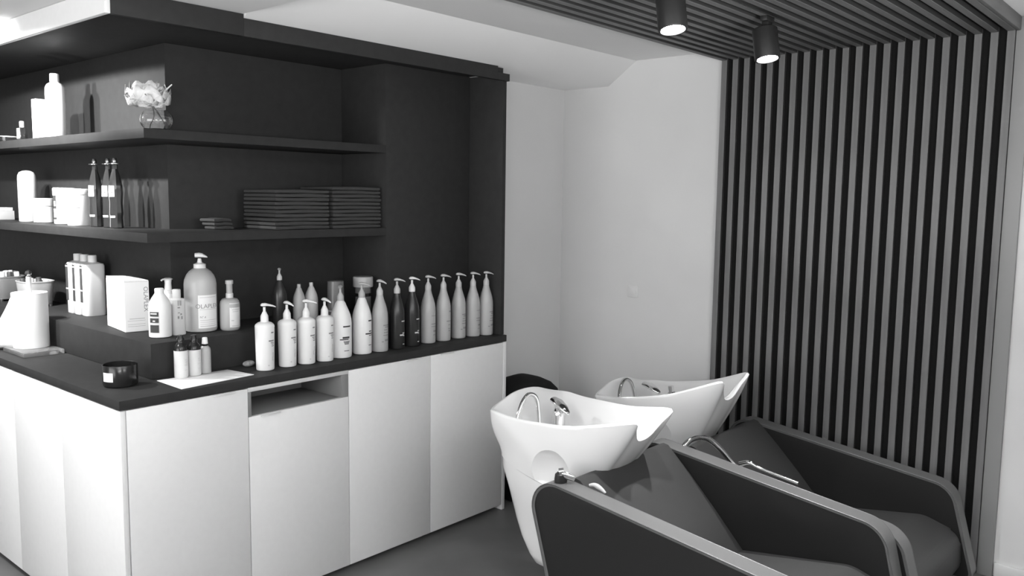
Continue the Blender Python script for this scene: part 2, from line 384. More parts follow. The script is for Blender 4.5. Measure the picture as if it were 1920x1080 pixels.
# ------------------------------------------------------------------ wash units: chair + ceramic basin
HALF = [(0, -.285, .705), (.045, -.290, .715), (.088, -.312, .760), (.122, -.335, .796), (.152, -.305, .796), (.186, -.22, .778), (.215, -.10, .757),
        (.232, .04, .750), (.238, .16, .750), (.238, .235, .757), (.226, .272, .759), (.19, .286, .766), (.14, .290, .779), (.075, .292, .797), (0, .293, .803)]
def make_basin():
    """local frame: x across, y to the back, z up from the floor; origin under the bowl"""
    t = thing('wash_basin', 'white ceramic salon wash basin, the nearer one, on a tapered pedestal', 'basin')
    full = HALF+[(-x, y, z) for x, y, z in HALF[-2:0:-1]]
    N = 72
    rim = catmull(full, N, True)
    def seam_pt(p):
        a = math.atan2(p.y+.03, p.x)
        k = 4.0; c, s = math.cos(a), math.sin(a); n = (abs(c)**k+abs(s)**k)**(-1/k)
        x = .224*n*c; y = .080+.195*n*s
        return Vector((x*(1-.18*max(0, (.1-y))/.3), y, .590-.30*(.265-y)))
    seam = [seam_pt(p) for p in rim]
    def lerp(a, b, u): return a+(b-a)*u
    loops = []
    # inside of the bowl, from the drain up to the rim
    cen = Vector((0, -.01, 0))
    def inner(sc, zf, wz):
        L = []
        for p in rim:
            q = cen+(Vector((p.x, p.y, 0))-cen)*sc; q.z = lerp(p.z, zf, wz); L.append(q)
        return L
    for sc, zf, wz in ((.08, .628, 1), (.3, .630, 1), (.52, .638, .98), (.68, .652, .9), (.79, .675, .72), (.865, .70, .45), (.915, .72, .2), (.945, .73, .05)): loops.append(inner(sc, zf, wz))
    loops.append([cen+(p-cen)*.962+Vector((0, 0, (1-.962)*0)) if False else Vector((cen.x+(p.x-cen.x)*.965, cen.y+(p.y-cen.y)*.965, p.z+.003)) for p in rim])
    loops.append([Vector((cen.x+(p.x-cen.x)*.988, cen.y+(p.y-cen.y)*.988, p.z+.002)) for p in rim])
    for u in (0.0, .03, .1, .22, .36, .5, .65, .8, .92, 1.0):
        L = []
        for p, s in zip(rim, seam):
            e = u**2.0
            q = Vector((lerp(p.x, s.x, e), lerp(p.y, s.y, e if p.y > -.1 else u**1.15), lerp(p.z-.004, s.z, u))); L.append(q)
        loops.append(L)
    loops.append([Vector((s.x*.95, .075+(s.y-.075)*.95, s.z-.004)) for s in seam])
    bm = bmesh.new(); add_loft(bm, loops)
    b = obj('bowl', bm, M['ceramic'], t, None)
    # shallow round hinge recess low on each side of the bowl
    cut = bmesh.new()
    for sg in (-1, 1): bmesh.ops.create_uvsphere(cut, u_segments=64, v_segments=48, radius=.17, matrix=Matrix.Translation((sg*(.2135+.143), -.045, .555)))
    cm = D.objects.new('cut', tome(cut)); COL.objects.link(cm)
    md = b.modifiers.new('cut', 'BOOLEAN'); md.operation = 'DIFFERENCE'; md.object = cm; md.solver = 'EXACT'
    bpy.context.view_layer.update()
    me = D.meshes.new_from_object(b.evaluated_get(bpy.context.evaluated_depsgraph_get())); b.modifiers.clear(); b.data = me; D.objects.remove(cm)
    for p in me.polygons: p.use_smooth = True
    me.set_sharp_from_angle(angle=math.radians(28))
    # pedestal
    loops = []
    for zf, w, (hx, y0, y1) in ((.585, 0, (.2, 0, 0)), (.56, .12, (.220, -.10, .270)), (.45, .5, (.204, -.09, .250)), (.33, .85, (.178, -.085, .228)), (.25, 1, (.158, -.085, .210)), (.18, 1, (.136, -.085, .184)), (.145, 1, (.120, -.08, .164)), (.13, 1, (.09, -.06, .13))):
        L = []
        for p, s in zip(rim, seam):
            a = math.atan2(s.y-.075, s.x); k = 3.5; c, sn = math.cos(a), math.sin(a); n = (abs(c)**k+abs(sn)**k)**(-1/k)
            ym = (y0+y1)/2; q = Vector((hx*n*c, ym+(y1-y0)/2*n*sn, zf))
            if w == 0: q = Vector((s.x*.975, .075+(s.y-.075)*.975, s.z-.0045))
            elif w < 1: q = lerp(Vector((s.x*(1-.25*w), .075+(s.y-.075)*(1-.15*w), s.z-.04-.1*w)), q, w) if w < .4 else Vector((q.x, q.y, zf-.10*(1-w)*(.235-q.y)/.3))
            L.append(q)
        loops.append(L)
    bm = bmesh.new(); add_loft(bm, loops); obj('pedestal', bm, M['ceramic'], t, 60)
    lathe('plinth', [(.085, 0), (.085, .1), (.075, .131)], M['blackmetal'], t, 24, cy=.03)
    lathe('drain', [(.034, .632), (.034, .637), (.024, .640), (.002, .641)], M['chrome'], t, 24, cy=.05)
    # hose arch
    hp = catmull([(-.175, .175, .66), (-.172, .178, .725), (-.135, .185, .785), (-.095, .185, .812), (-.058, .18, .795), (-.047, .175, .74), (-.045, .17, .65)], 40)
    tube('hose_arch', hp, .0085, M['chrome'], t, 12)
    # mixer tap: body, lever
    bm = bmesh.new(); add_lathe(bm, [(.027, .64), (.026, .70), (.024, .722), (.016, .736), (.002, .74)], 24); tp = obj('tap_body', bm, M['chrome'], t, 50); tp.location = (.045, .145, 0)
    bm = bmesh.new()
    lv = []
    for q, hw, hh in ((0, .006, .004), (.03, .021, .011), (.35, .026, .014), (.7, .022, .012), (.95, .012, .007), (1, .004, .003)):
        d = Vector((-.02, -.095, -.012)); p0 = Vector((.052, .178, .768)); p = p0+d*q+Vector((0, 0, -.03*q*q)); sd = Vector((1, -.2, 0)).normalized()
        lv.append([p+sd*hw*math.cos(2*PI*k/14)+Vector((0, 0, 1))*hh*math.sin(2*PI*k/14) for k in range(14)])
    add_loft(bm, lv); obj('tap_lever', bm, M['chrome'], t, 50)
    bm = bmesh.new(); add_lathe(bm, [(.012, .735), (.013, .765)], 16); tn = obj('tap_neck', bm, M['chrome'], t, 50); tn.location = (.048, .155, 0)
    return t
bas = make_basin(); bas.location = (1.402, -.852, 0)
b2 = copy_tree(bas); b2['label'] = 'white ceramic salon wash basin farther back, beside the slatted wall, tilted up at its front'
bas['group'] = b2['group'] = 'wash basins'
b2.location = (2.176, -.800, -.022)
def tilt(o, deg, piv):
    m = Matrix.Translation(piv) @ Matrix.Rotation(math.radians(deg), 4, 'X') @ Matrix.Translation(-Vector(piv))
    for c in o.children:
        if c.name.split('.')[0] not in ('pedestal', 'plinth'): c.matrix_local = m @ c.matrix_local
tilt(b2, -9.5, (0, -.10, .755))
for c in b2.children:
    if c.name.split('.')[0] == 'plinth': c.location.z = .022

def make_chair(dz, label):
    """arms along y; origin on the floor under the seat, x=0 is the middle; y as in the room minus -1.43"""
    t = thing('wash_chair', label, 'chair', group='reclining chairs at the basins')
    HW, TH, YO = .382, .080, 1.43
    zt = lambda y: .55+dz+.13*(y+1.3)
    prof = [(-.865, zt(-.865), .095), (-1.90, zt(-1.90), .105), (-2.000, .05, .03), (-1.03, .05, .03)]
    prof = [(y+YO, z, r) for y, z, r in prof]
    poly = round_poly(prof, 10)
    cy = sum(p[0] for p in poly)/len(poly); cz = sum(p[1] for p in poly)/len(poly)
    for s in (-1, 1):
        x0, x1 = (-HW, -HW+TH) if s < 0 else (HW-TH, HW)
        bm = bmesh.new(); add_prism(bm, poly, 0, x0+.004, x1-.004, .004, 2)
        a = obj('arm', bm, M['vinyl'], t, 40)
        # lighter band round the arm edge, lamp light on its top put into the colour
        def offs(d):
            out = []
            for i, p in enumerate(poly):
                a0 = Vector(poly[i-1]); b0 = Vector(poly[(i+1) % len(poly)]); tn = (b0-a0).normalized(); nn = Vector((tn.y, -tn.x))
                if nn.dot(Vector(p)-Vector((cy, cz))) < 0: nn = -nn
                out.append(Vector(p)+nn*d)
            return out
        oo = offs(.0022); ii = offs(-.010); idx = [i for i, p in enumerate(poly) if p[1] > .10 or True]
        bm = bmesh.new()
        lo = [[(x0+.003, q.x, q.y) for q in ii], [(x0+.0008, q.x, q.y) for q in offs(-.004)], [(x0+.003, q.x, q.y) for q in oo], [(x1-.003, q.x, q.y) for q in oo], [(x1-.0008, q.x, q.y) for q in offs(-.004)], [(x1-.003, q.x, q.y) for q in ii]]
        add_loft(bm, lo, True, False); bd = obj('edge_band', bm, M['vinyl_lit'], a, 50)
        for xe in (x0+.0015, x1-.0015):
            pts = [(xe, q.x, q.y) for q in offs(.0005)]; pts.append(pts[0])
            tube('piping', pts, .0026, M['vinyl_lit'], a, 6)
    wi = HW-TH-.002
    # backrest: slab reclined 46 degrees between the arms
    P0 = Vector((0, -1.045+YO, .603+dz)); P1 = Vector((0, -1.405+YO, .236+dz)); d = (P1-P0).normalized(); nrm = Vector((0, -d.z, d.y))
    if nrm.z > 0 and nrm.y > 0: nrm = -nrm
    nrm = Vector((0, d.z, -d.y)); nrm = nrm if nrm.y < 0 or nrm.z > 0 else -nrm
    th = .075; L = (P1-P0).length
    bm = bmesh.new(); nx, ny = 18, 14; 
    sec = []
    back = -nrm
    pr = [(.02, -th), (0, -th*.7), (-.012, -th*.35), (-.006, -.012), (.012, 0), (L*.3, .006), (L*.6, .006), (L, 0), (L+.03, -.03), (L+.02, -th)]
    loops = []
    for i in range(nx+1):
        u = i/nx; x = -wi+2*wi*u; dip = .0
        loops.append([(x, *(P0+d*a+nrm*(b+dip)).yz) for a, b in pr])
    add_loft(bm, loops); obj('backrest', bm, M['fabric'], t, 50)
    # seat cushion
    sp = [(-1.36, .19, .02), (-1.375, .247, .03), (-1.80, .315, .12), (-1.945, .27, .06), (-1.955, .12, .03), (-1.36, .12, .02)]
    poly2 = round_poly([(y+YO, z+dz*.6, r) for y, z, r in sp], 6)
    bm = bmesh.new(); add_prism(bm, poly2, 0, -wi, wi, .02, 3); obj('seat', bm, M['fabric'], t, 50)
    box('base', -wi+.02, wi-.02, -1.85+YO, -1.0+YO, 0, .118, M['blackmetal'], t, .01)
    return t
ch1 = make_chair(0, 'black vinyl reclining wash chair in front, nearest the camera'); ch1.location = (1.431, -1.43, 0)
ch2 = make_chair(-.045, 'black vinyl reclining wash chair behind, against the slatted wall'); ch2.location = (2.205, -1.46, 0)

# chair fittings seen on the near arm: hand-shower holder
hs = thing('shower_holder', 'black and chrome hand shower parked on the back of the near chair arm', 'hand shower', (1.088, -1.000, .601))
lathe('bracket', [(.020, -.012), (.021, .0), (.019, .018), (.010, .026)], M['blackmetal'], hs, 20, sx=1.3)
bm = bmesh.new(); add_tube(bm, catmull([(-.005, -.005, .022), (.012, -.022, .012), (.028, -.040, .004)], 10), lambda u: .010+.004*math.sin(u*PI), 14); obj('spray_head', bm, M['chrome'], hs, 50)
bm = bmesh.new()
for k in range(4): add_lathe(bm, [(.0105, -.002), (.0125, 0), (.0105, .002)], 14, cap=False)
bmesh.ops.delete(bm, geom=[v for v in bm.verts], context='VERTS'); bm.free()
tube('collar', [(-.006, .004, .025), (.004, -.010, .028)], .0135, M['chrome'], hs, 14)
lv = thing('recline_lever', 'small grey lever between the near chair arm and its backrest', 'lever', (1.139, -1.11, .578))
bm = bmesh.new(); add_tube(bm, catmull([(-.008, .018, .010), (0, 0, .013), (.007, -.022, .002), (.010, -.038, -.010)], 14), lambda u: .009*(1-.5*abs(2*u-1)), 12); obj('lever_arm', bm, M['gplastic'], lv, 50)

# shower hose and hand shower lying on the farther chair
sh = thing('hand_shower', 'chrome hand shower with ribbed hose lying on the farther chair', 'hand shower', (1.98, -1.14, .55))
hp = catmull([(1.790, -1.072, .552), (1.838, -1.085, .592), (1.885, -1.105, .603), (1.930, -1.130, .590), (1.962, -1.165, .552), (1.985, -1.20, .505), (2.0, -1.24, .465)], 60)
bm = bmesh.new(); add_tube(bm, [p-sh.location for p in hp], .0090, 10)
hl = 0; seg = [p-sh.location for p in hp]
for i in range(1, 59):
    for fr in (0, .5):
        p = seg[i].lerp(seg[i+1], fr); dd = (seg[i+1]-seg[i]).normalized()
        add_tube(bm, [p-dd*.0011, p-dd*.0005, p+dd*.0005, p+dd*.0011], lambda u: .0122 if .2 < u < .8 else .0088, 10)
obj('hose', bm, M['chrome'], sh, 60)

bm = bmesh.new(); add_tube(bm, [Vector(p)-sh.location for p in catmull([(1.885, -1.295, .530), (1.885, -1.335, .546), (1.885, -1.385, .532), (1.885, -1.535, .509)], 24)], lambda u: .013-.007*min(1, u*1.6), 12); obj('spray_handle', bm, M['chrome'], sh, 60)
# ------------------------------------------------------------------ bottles
def pump(t, z, s, yaw, m, head_len=.045):
    """dispenser pump on a neck at height z: collar + head with a drooping nozzle towards yaw"""
    lathe('pump_collar', [(.0165*s, z), (.0172*s, z+.004*s), (.0168*s, z+.022*s), (.0135*s, z+.029*s), (.0090*s, z+.038*s), (.0080*s, z+.041*s)], m, t, 20)
    bm = bmesh.new()
    add_lathe(bm, [(.0060*s, z+.0405*s), (.0058*s, z+.062*s)], 12)
    c, sn = math.cos(yaw), math.sin(yaw); loops = []
    for q, hw, hh, dz in ((-.016, .003, .0015, .0035), (-.0145, .0085, .0045, .0035), (-.008, .0115, .0070, .004), (.004, .0115, .0072, .0045), (.016, .0085, .0055, .003), (head_len*.75, .0055, .0040, -.001), (head_len, .0035, .0026, -.0055), (head_len+.002, .002, .0015, -.0065)):
        loops.append([Vector((c*q-sn*hw*math.cos(2*PI*k/14), sn*q+c*hw*math.cos(2*PI*k/14), (z/s)+.066+dz+1.35*hh*math.sin(2*PI*k/14)*(1.0 if math.sin(2*PI*k/14) > 0 else .55)))*s for k in range(14)])
    add_loft(bm, loops); obj('pump_head', bm, m, t, 60)
def prints(t, prof, strips, m, sx=1.0, sy=1.0, name='label_print'):
    bm = bmesh.new(); rf = rprof(prof)
    for z, hh, a, da in strips: add_patch(bm, rf, z-hh*1.4, z+hh*1.4, math.radians(a-da), math.radians(a+da), .0005, max(2, int(da/4)), 1, sx, sy)
    o = link(name, tome(bm, False), m, t, 60); o['kind'] = 'stuff'; return o
def label(t, prof, z0, z1, a0, a1, m, sx=1.0, sy=1.0, name='label'):
    bm = bmesh.new(); add_patch(bm, rprof(prof), z0, z1, math.radians(a0), math.radians(a1), .0003, 12, 4, sx, sy)
    return link(name, tome(bm, False), m, t, 60)
ROW = 'shampoo bottles in the front row'
def bottle_a(x, y, lab, yaw):
    t = thing('pump_bottle', lab, 'bottle', (x, y, .9005), 0, ROW)
    p = [(.030, 0), (.0335, .002), (.0345, .006), (.0372, .166), (.0375, .173), (.035, .180), (.026, .187), (.0165, .190), (.0155, .193)]
    lathe('bottle_body', p, M['wplastic'], t, 32)
    pump(t, .193, .88, yaw, M['wplastic'], .048)
    prints(t, p, [(.150, .0018, -72, 11), (.118, .0020, -80, 20), (.110, .0012, -72, 14), (.104, .0012, -70, 10), (.097, .0012, -68, 11)], M['printg'])
    prints(t, p, [(.062, .007, -66, 5), (.047, .006, -70, 5), (.022, .002, -100, 5)], M['printl'], name='fine_print')
    return t
def bottle_b(x, y, lab, yaw, m, pm, h=.311, r=.036, pr=None, strips=(), group=ROW, z=.9005, withpump=True):
    t = thing('pump_bottle' if withpump else 'tapered_bottle', lab, 'bottle', (x, y, z), 0, group)
    k = h/.311; q = r
    p = [(q*.86, 0), (q*.96, .002*k), (q, .008*k), (q, .150*k), (q*.97, .168*k), (q*.88, .188*k), (q*.73, .208*k), (q*.56, .226*k), (q*.45, .240*k), (.0145*max(k, .7)*(.9 if not withpump else 1), .250*k)]
    lathe('bottle_body', p, m, t, 32)
    if withpump: pump(t, .250*k, .86*k, yaw, pm, .042)
    else: lathe('bottle_cap', [(.0125*max(k, .7), .250*k), (.012*max(k, .7), .275*k), (.008, .278*k)], pm, t, 16)
    if strips: prints(t, p, strips, pr)
    return t
bottle_a(.620, .108, 'white cylinder pump bottle leftmost in the front row, its nozzle seen from the side', math.radians(-25))
bottle_a(.723, .109, 'white cylinder pump bottle second from the left in the front row', math.radians(-88))
bottle_a(.809, .102, 'white cylinder pump bottle third from the left in the front row', math.radians(-38))
bottle_a(.896, .096, 'white cylinder pump bottle fourth from the left, before the wide long-necked white one', math.radians(-92))
S1 = [(.135, .0022, -93, 22), (.088, .0030, -98, 20), (.080, .0016, -108, 24), (.071, .0012, -95, 18), (.066, .0012, -95, 15), (.061, .0012, -95, 13), (.032, .0010, -95, 15)]
S2 = [(.146, .0022, -72, 16), (.100, .0018, -72, 12), (.090, .0022, -82, 26), (.082, .0012, -70, 14), (.040, .0010, -75, 12)]
S3 = [(.118, .0020, -80, 26), (.110, .0020, -74, 18), (.098, .0014, -86, 14), (.086, .0014, -80, 22), (.074, .0014, -82, 24), (.052, .0034, -76, 18), (.046, .0016, -110, 8)]
bottle_b(.993, .116, 'widest white long-necked pump bottle with dark print, nozzle turned to the viewer', math.radians(-130), M['wplastic'], M['gplastic'], .300, .0465, M['print'], S1)
bottle_b(1.110, .119, 'white long-necked pump bottle with a pale grey pump, right of the widest one', math.radians(-40), M['wplastic'], M['gplastic'], .304, .042, M['print'], S2)
bottle_b(1.199, .105, 'grey long-necked pump bottle directly left of the two dark bottles', math.radians(-80), M['gplastic'], M['gplastic2'], .311, .0365, M['printg'], S3)
S4 = [(.126, .0018, -78, 18), (.072, .0020, -76, 11), (.064, .0022, -92, 18), (.060, .0012, -72, 10), (.022, .0014, -76, 10)]
bottle_b(1.297, .102, 'dark pump bottle with a grey-white pump, left one of the dark pair', math.radians(-35), M['dplastic'], M['gplastic2'], .311, .0345, M['printl'], S4)
bottle_b(1.391, .106, 'dark pump bottle with a bright white pump, right one of the dark pair', math.radians(-35), M['dplastic'], M['wplastic'], .311, .0345, M['printl'], S4)
S5 = [(.130, .0010, -80, 26), (.092, .0016, -84, 24), (.080, .0012, -84, 24), (.058, .0026, -74, 16), (.040, .0012, -80, 12)]
S6 = [(.142, .0026, -72, 13), (.096, .0018, -84, 24), (.078, .0012, -80, 14), (.060, .0012, -80, 14), (.050, .0014, -80, 12)]
for (x, y, lab, st) in ((1.498, .112, 'grey pump bottle directly right of the two dark bottles', S5), (1.594, .108, 'grey pump bottle with one bold dark word, second right of the dark pair', S6),
                        (1.699, .110, 'grey pump bottle third right of the dark pair', S3), (1.790, .100, 'grey pump bottle second from the right end of the front row', S5), (1.866, .082, 'grey pump bottle at the right end of the front row by the black end panel', S3)):
    bottle_b(x, y, lab, math.radians(-32), M['gplastic'], M['gplastic2'], .311, .0355, M['printg'], st)

# back row on the riser
R0 = 1.0335
BK = 'bottles behind the front row'
bottle_b(.842, .335, 'nearly black pump bottle with grey pump standing alone behind the front row', math.radians(-120), M['dplastic'], M['gplastic2'], .235, .030, group=BK, z=R0)
bottle_b(.939, .335, 'grey tapered bottle without pump behind the front row, left of two', 0, M['gplastic'], M['gplastic'], .185, .027, group=BK, z=R0, withpump=False)
bottle_b(1.003, .335, 'lighter grey tapered bottle without pump behind the front row, right of two', 0, M['gplastic2'], M['gplastic2'], .188, .029, group=BK, z=R0, withpump=False)
t = thing('plastic_beaker', 'translucent upturned beaker behind the widest white pump bottle', 'beaker', (1.135, .335, R0))
lathe('beaker_wall', [(.042, 0), (.0365, .165), (.030, .168)], M['frost'], t, 28); lathe('beaker_band', [(.0415, .03), (.0413, .036), (.0405, .036), (.0405, .03)], M['gplastic'], t, 28, cap=False)
t = thing('storage_jar', 'clear jar with a broad grey lid behind the front row', 'jar', (1.293, .335, R0))
lathe('jar_body', [(.034, 0), (.037, .004), (.037, .128)], M['frost'], t, 28); lathe('jar_band', [(.0385, .085), (.0385, .100)], M['black'], t, 28); lathe('jar_lid', [(.045, .1285), (.0465, .132), (.0465, .172), (.044, .176)], M['gplastic'], t, 28)

# ------------------------------------------------------------------ things on the riser, left part
def flat_text(t, s, size, loc, rot, m, name='lettering'):
    o = link(name, text_mesh(s, size), m, t); o.location = loc; o.rotation_euler = rot; return o
for i, (x, y, lab) in enumerate(((.400, 1.272, 'left one of three flat white capped bottles with dark label strips'), (.400, 1.200, 'middle one of three flat white capped bottles with dark label strips'), (.404, 1.130, 'right one of three flat white capped bottles, nearest the white carton'))):
    t = thing('capped_bottle', lab, 'bottle', (x, y, R0), 0, 'three flat white bottles')
    lathe('bottle_body', [(.94, 0), (1.0, .004), (1.0, .222), (.93, .232), (.55, .238), (.42, .240)], M['wplastic'], t, 40, sx=.045, sy=.0335, power=4.5)
    lathe('bottle_cap', [(.0185, .239), (.0185, .268), (.0165, .271)], M['wplastic'], t, 24)
    box('label', -.0460, -.0452, .003, .027, .060, .225, M['print'], t, 0); box('label_band', -.0466, -.0461, .003, .027, .110, .116, M['printl'], t, 0); box('label_band', -.0466, -.0461, .003, .027, .212, .218, M['printl'], t, 0)
t = thing('carton', 'large white carton with vertical grey lettering standing on the black riser', 'box', (.345, .668, R0), math.radians(-8))
bm = bmesh.new(); add_box(bm, -.0475, .0475, -.118, .118, 0, .2, .0015, 1); obj('carton_body', bm, M['paper'], t)
prism('lid_flap', [(-.0465, .2004), (.0465, .2004), (.0465, .203), (-.0465, .2075)], 1, -.117, .117, M['paper'], t, 0)
flat_text(t, 'OLAPLEX', .024, (.034, -.1184, .128), (PI/2, PI/2, 0), M['printg'])
bm = bmesh.new()
for (z, a, b, h) in ((.052, -.03, .028, .0007), (.044, -.038, .03, .0004), (.030, -.038, .03, .0004), (.022, -.038, .03, .0004)): add_box(bm, a, b, -.1186, -.1180, z-h, z+h)
obj('fine_print', bm, M['printg'], t)['kind'] = 'stuff'
t = thing('squat_bottle', 'white round-shouldered bottle with a dark square label at the riser corner', 'bottle', (.332, .372, R0))
p = [(.036, 0), (.041, .003), (.0415, .010), (.0415, .112), (.0405, .124), (.036, .138), (.028, .152), (.020, .164), (.0165, .170)]
lathe('bottle_body', p, M['wplastic'], t, 32); lathe('bottle_cap', [(.0168, .1695), (.0172, .184), (.015, .188)], M['wplastic'], t, 24)
lb = label(t, p, .020, .102, 180, 240, M['printl']); prints(t, p, [(.092, .0062, 212, 25), (.068, .0062, 212, 25), (.036, .0105, 212, 25)], M['print'], name='label_panel'); prints(t, [(r+.0004, z) for r, z in p], [(.094, .002, 210, 18), (.066, .002, 212, 7)], M['printl'], name='label_print')
t = thing('pump_bottle', 'white cone-shouldered pump bottle behind the dark-labelled white bottle', 'bottle', (.438, .510, R0))
lathe('bottle_body', [(.030, 0), (.032, .004), (.032, .105), (.029, .125), (.022, .145), (.0175, .150)], M['wplastic'], t, 28)
lathe('pump_collar', [(.0185, .1495), (.0185, .160), (.0145, .163), (.0125, .190), (.014, .203)], M['wplastic'], t, 24)
bm = bmesh.new(); add_lathe(bm, [(.004, .2028), (.018, .2045), (.019, .207), (.012, .211)], 24); add_tube(bm, [(-.012, -.004, .2075), (-.028, -.010, .2065), (-.034, -.012, .203)], .0035, 10); obj('pump_head', bm, M['wplastic'], t)
t = thing('square_bottle', 'small white square bottle with grey print between the dark-labelled bottle and the jug', 'bottle', (.405, .380, R0))
p = [(.024, 0), (.026, .003), (.026, .138), (.022, .142), (.014, .1435)]
lathe('bottle_body', p, M['wplastic2'], t, 32, power=5); lathe('bottle_cap', [(.0150, .1435), (.0155, .147), (.0155, .175), (.0135, .178)], M['wplastic2'], t, 24)
bm = bmesh.new()
for (x, z, w, h) in ((-.008, .126, .003, .010), (.000, .126, .003, .010), (.004, .126, .0015, .010), (-.006, .108, .010, .002), (-.006, .088, .008, .0015), (.003, .082, .006, .003), (-.008, .070, .006, .005), (.006, .068, .005, .006)): add_box(bm, x-w/2, x+w/2, -.0268, -.0262, z-h, z+h)
obj('label_print', bm, M['printg'], t)['kind'] = 'stuff'
t = thing('pump_jug', 'tall translucent one-litre pump jug with a pale label at the riser corner', 'bottle', (.516, .400, R0))
p = [(.052, 0), (.060, .004), (.0625, .013), (.0625, .190), (.060, .208), (.053, .226), (.043, .240), (.030, .250), (.0235, .254)]
lathe('bottle_body', p, M['jug'], t, 40)
lathe('pump_collar', [(.0235, .2535), (.0235, .270), (.018, .272), (.0095, .276), (.0065, .292)], M['wplastic'], t, 28)
bm = bmesh.new(); c, sn = math.cos(math.radians(-35)), math.sin(math.radians(-35)); loops = []
for q, hw, hh, dz in ((-.018, .004, .006, .003), (-.017, .009, .009, .003), (0, .012, .010, .004), (.012, .010, .008, .002), (.026, .005, .004, -.003), (.030, .003, .002, -.005)):
    loops.append([Vector((c*q-sn*hw*math.cos(2*PI*k/14), sn*q+c*hw*math.cos(2*PI*k/14), .302+dz+hh*math.sin(2*PI*k/14))) for k in range(14)])
add_loft(bm, loops); obj('pump_head', bm, M['wplastic'], t, 60)
label(t, p, .018, .150, -128, -50, M['paper'])
def bent_text(t, s, size, z, r, acen, m, name='lettering'):
    me = text_mesh(s, size, 0)
    for v in me.vertices:
        a = math.radians(acen)+v.co.x/r; y = v.co.y; v.co = (math.cos(a)*r, math.sin(a)*r, z+y)
    return link(name, me, m, t)
bent_text(t, 'OLAPLEX', .024, .105, .0634, -92, M['printg'])
bent_text(t, 'N\u00b0.4', .012, .062, .0634, -112, M['printg'])
prints(t, [(r+.0004, z) for r, z in p], [(.141, .0008, -90, 32), (.093, .0007, -90, 32), (.050, .0008, -90, 32), (.042, .0006, -90, 32), (.034, .0006, -90, 32), (.026, .0012, -90, 32)], M['printl'], name='label_print')
t = thing('narrow_neck_bottle', 'small grey translucent bottle with a long narrow neck and white label beside the jug', 'bottle', (.612, .345, R0))
p = [(.033, 0), (.038, .005), (.0395, .014), (.0395, .105), (.037, .117), (.030, .127), (.016, .131)]
lathe('bottle_body', p, M['gplastic'], t, 32); lathe('neck_ring', [(.0150, .1305), (.0150, .148), (.013, .150)], M['wplastic2'], t, 20); lathe('neck', [(.0125, .1495), (.0125, .188)], M['gplastic'], t, 20); lathe('bottle_cap', [(.0158, .1878), (.0158, .201), (.014, .203)], M['gplastic2'], t, 20)
label(t, p, .014, .112, -122, -45, M['wplastic']); prints(t, [(r+.0004, z) for r, z in p], [(.086, .0012, -85, 24), (.078, .001, -85, 20), (.042, .0015, -105, 8), (.020, .0012, -85, 24)], M['printl'], name='label_print')

# bins with curlers at the far left of the riser
def bin_(x, y, m, lab, cnt, hi):
    t = thing('curler_bin', lab, 'bin', (x, y, R0), 0)
    p = [(.82, .010), (.86, .014), (1.0, .118), (1.03, .119), (1.03, .124), (.97, .124), (.95, .118), (.83, .020)]
    lathe('bin_wall', p, m, t, 36, sx=.070, sy=.082, power=4, cap=True)
    for sx in (-1, 1):
        for sy in (-1, 1): lathe('foot', [(.008, 0), (.009, .011)], M['chrome'], t, 12, cx=sx*.045, cy=sy*.055)
    k = 0
    for i in range(cnt):
        px, py = (-.036+.036*(i % 3)), (-.048+.096*(i//3)/max(1, (cnt-1)//3)); dark = i % 2
        L = .052; zz = hi+random.uniform(0, .012)
        c = lathe('hair_curler', [(.011, 0), (.0125, .002), (.0125, L-.002), (.011, L)], M['curler'] if dark else M['wplastic'], None, 14)
        c.location = (x+px, y+py, R0+zz); c.rotation_euler = (random.uniform(-.12, .12), random.uniform(-.12, .12), 0)
        tag(c, ('dark' if dark else 'white')+' curler poking out of the '+('darker grey bin at the photo edge' if m is M['bin2'] else 'pale grey bin behind the paper roll'), 'curler', 'curlers in the bins')
M['bin2'] = mat('darker_grey_bin', .2, .45)
bin_(.335, 1.985, M['bin2'], 'darker grey bin full of curlers at the left edge of the photo', 9, .092)
bin_(.345, 1.640, M['bin'], 'pale grey bin of curlers behind the paper roll', 6, .072)

# ------------------------------------------------------------------ things on the worktop
W0 = .9005
t = thing('paper_roll_holder', 'clear acrylic paper roll holder with a grey rod and ball knob', 'holder', (.146, 1.150, W0))
box('base_plate', -.085, .075, -.150, .085, 0, .020, M['acrylic'], t, .003)
lathe('rod', [(.0105, .0205), (.0105, .322)], M['gplastic2'], t, 20); lathe('knob', [(.004, .322), (.010, .327), (.0135, .336), (.010, .346), (.003, .350)], M['smoke'], t, 20)
t = thing('paper_roll', 'white paper towel roll on the clear acrylic holder', 'paper roll', (.146, 1.150, W0+.0208))
lathe('roll', [(.012, .001), (.069, 0), (.0695, .002), (.0695, .233), (.068, .2345), (.013, .2345), (.0122, .233), (.0122, .001)], M['paper'], t, 40, cap=False)
bm = bmesh.new(); g = []
for j in range(13):
    v = j/12; row = []; z = .215*(1-v)+.0
    for i in range(9):
        u = i/8; ext = .006+.175*v**1.15
        a = math.radians(150)
        px, py = .0705*math.cos(a), .0705*math.sin(a)
        dx, dy = -.25, .97
        row.append(bm.verts.new((px+dx*ext*u-.02*u*u*v, py+dy*ext*u, z+.012*u*(1-v)-.018*(1-v)*u-.019*u*v)))
    g.append(row)
for j in range(12):
    for i in range(8): bm.faces.new((g[j][i], g[j][i+1], g[j+1][i+1], g[j+1][i]))
lo = obj('loose_sheet', bm, M['paper'], t, 60); md = lo.modifiers.new('thick', 'SOLIDIFY'); md.thickness = .0012
t = thing('candle_jar', 'black glass candle jar with a small white label near the counter corner', 'candle', (.112, .236, W0))
p = [(.050, 0), (.056, .003), (.0585, .009), (.0585, .076)]
lathe('jar', [(.050, 0), (.056, .003), (.0585, .009), (.0585, .076), (.0575, .0775), (.0555, .076), (.0550, .012), (.002, .011)], M['black'], t, 40)
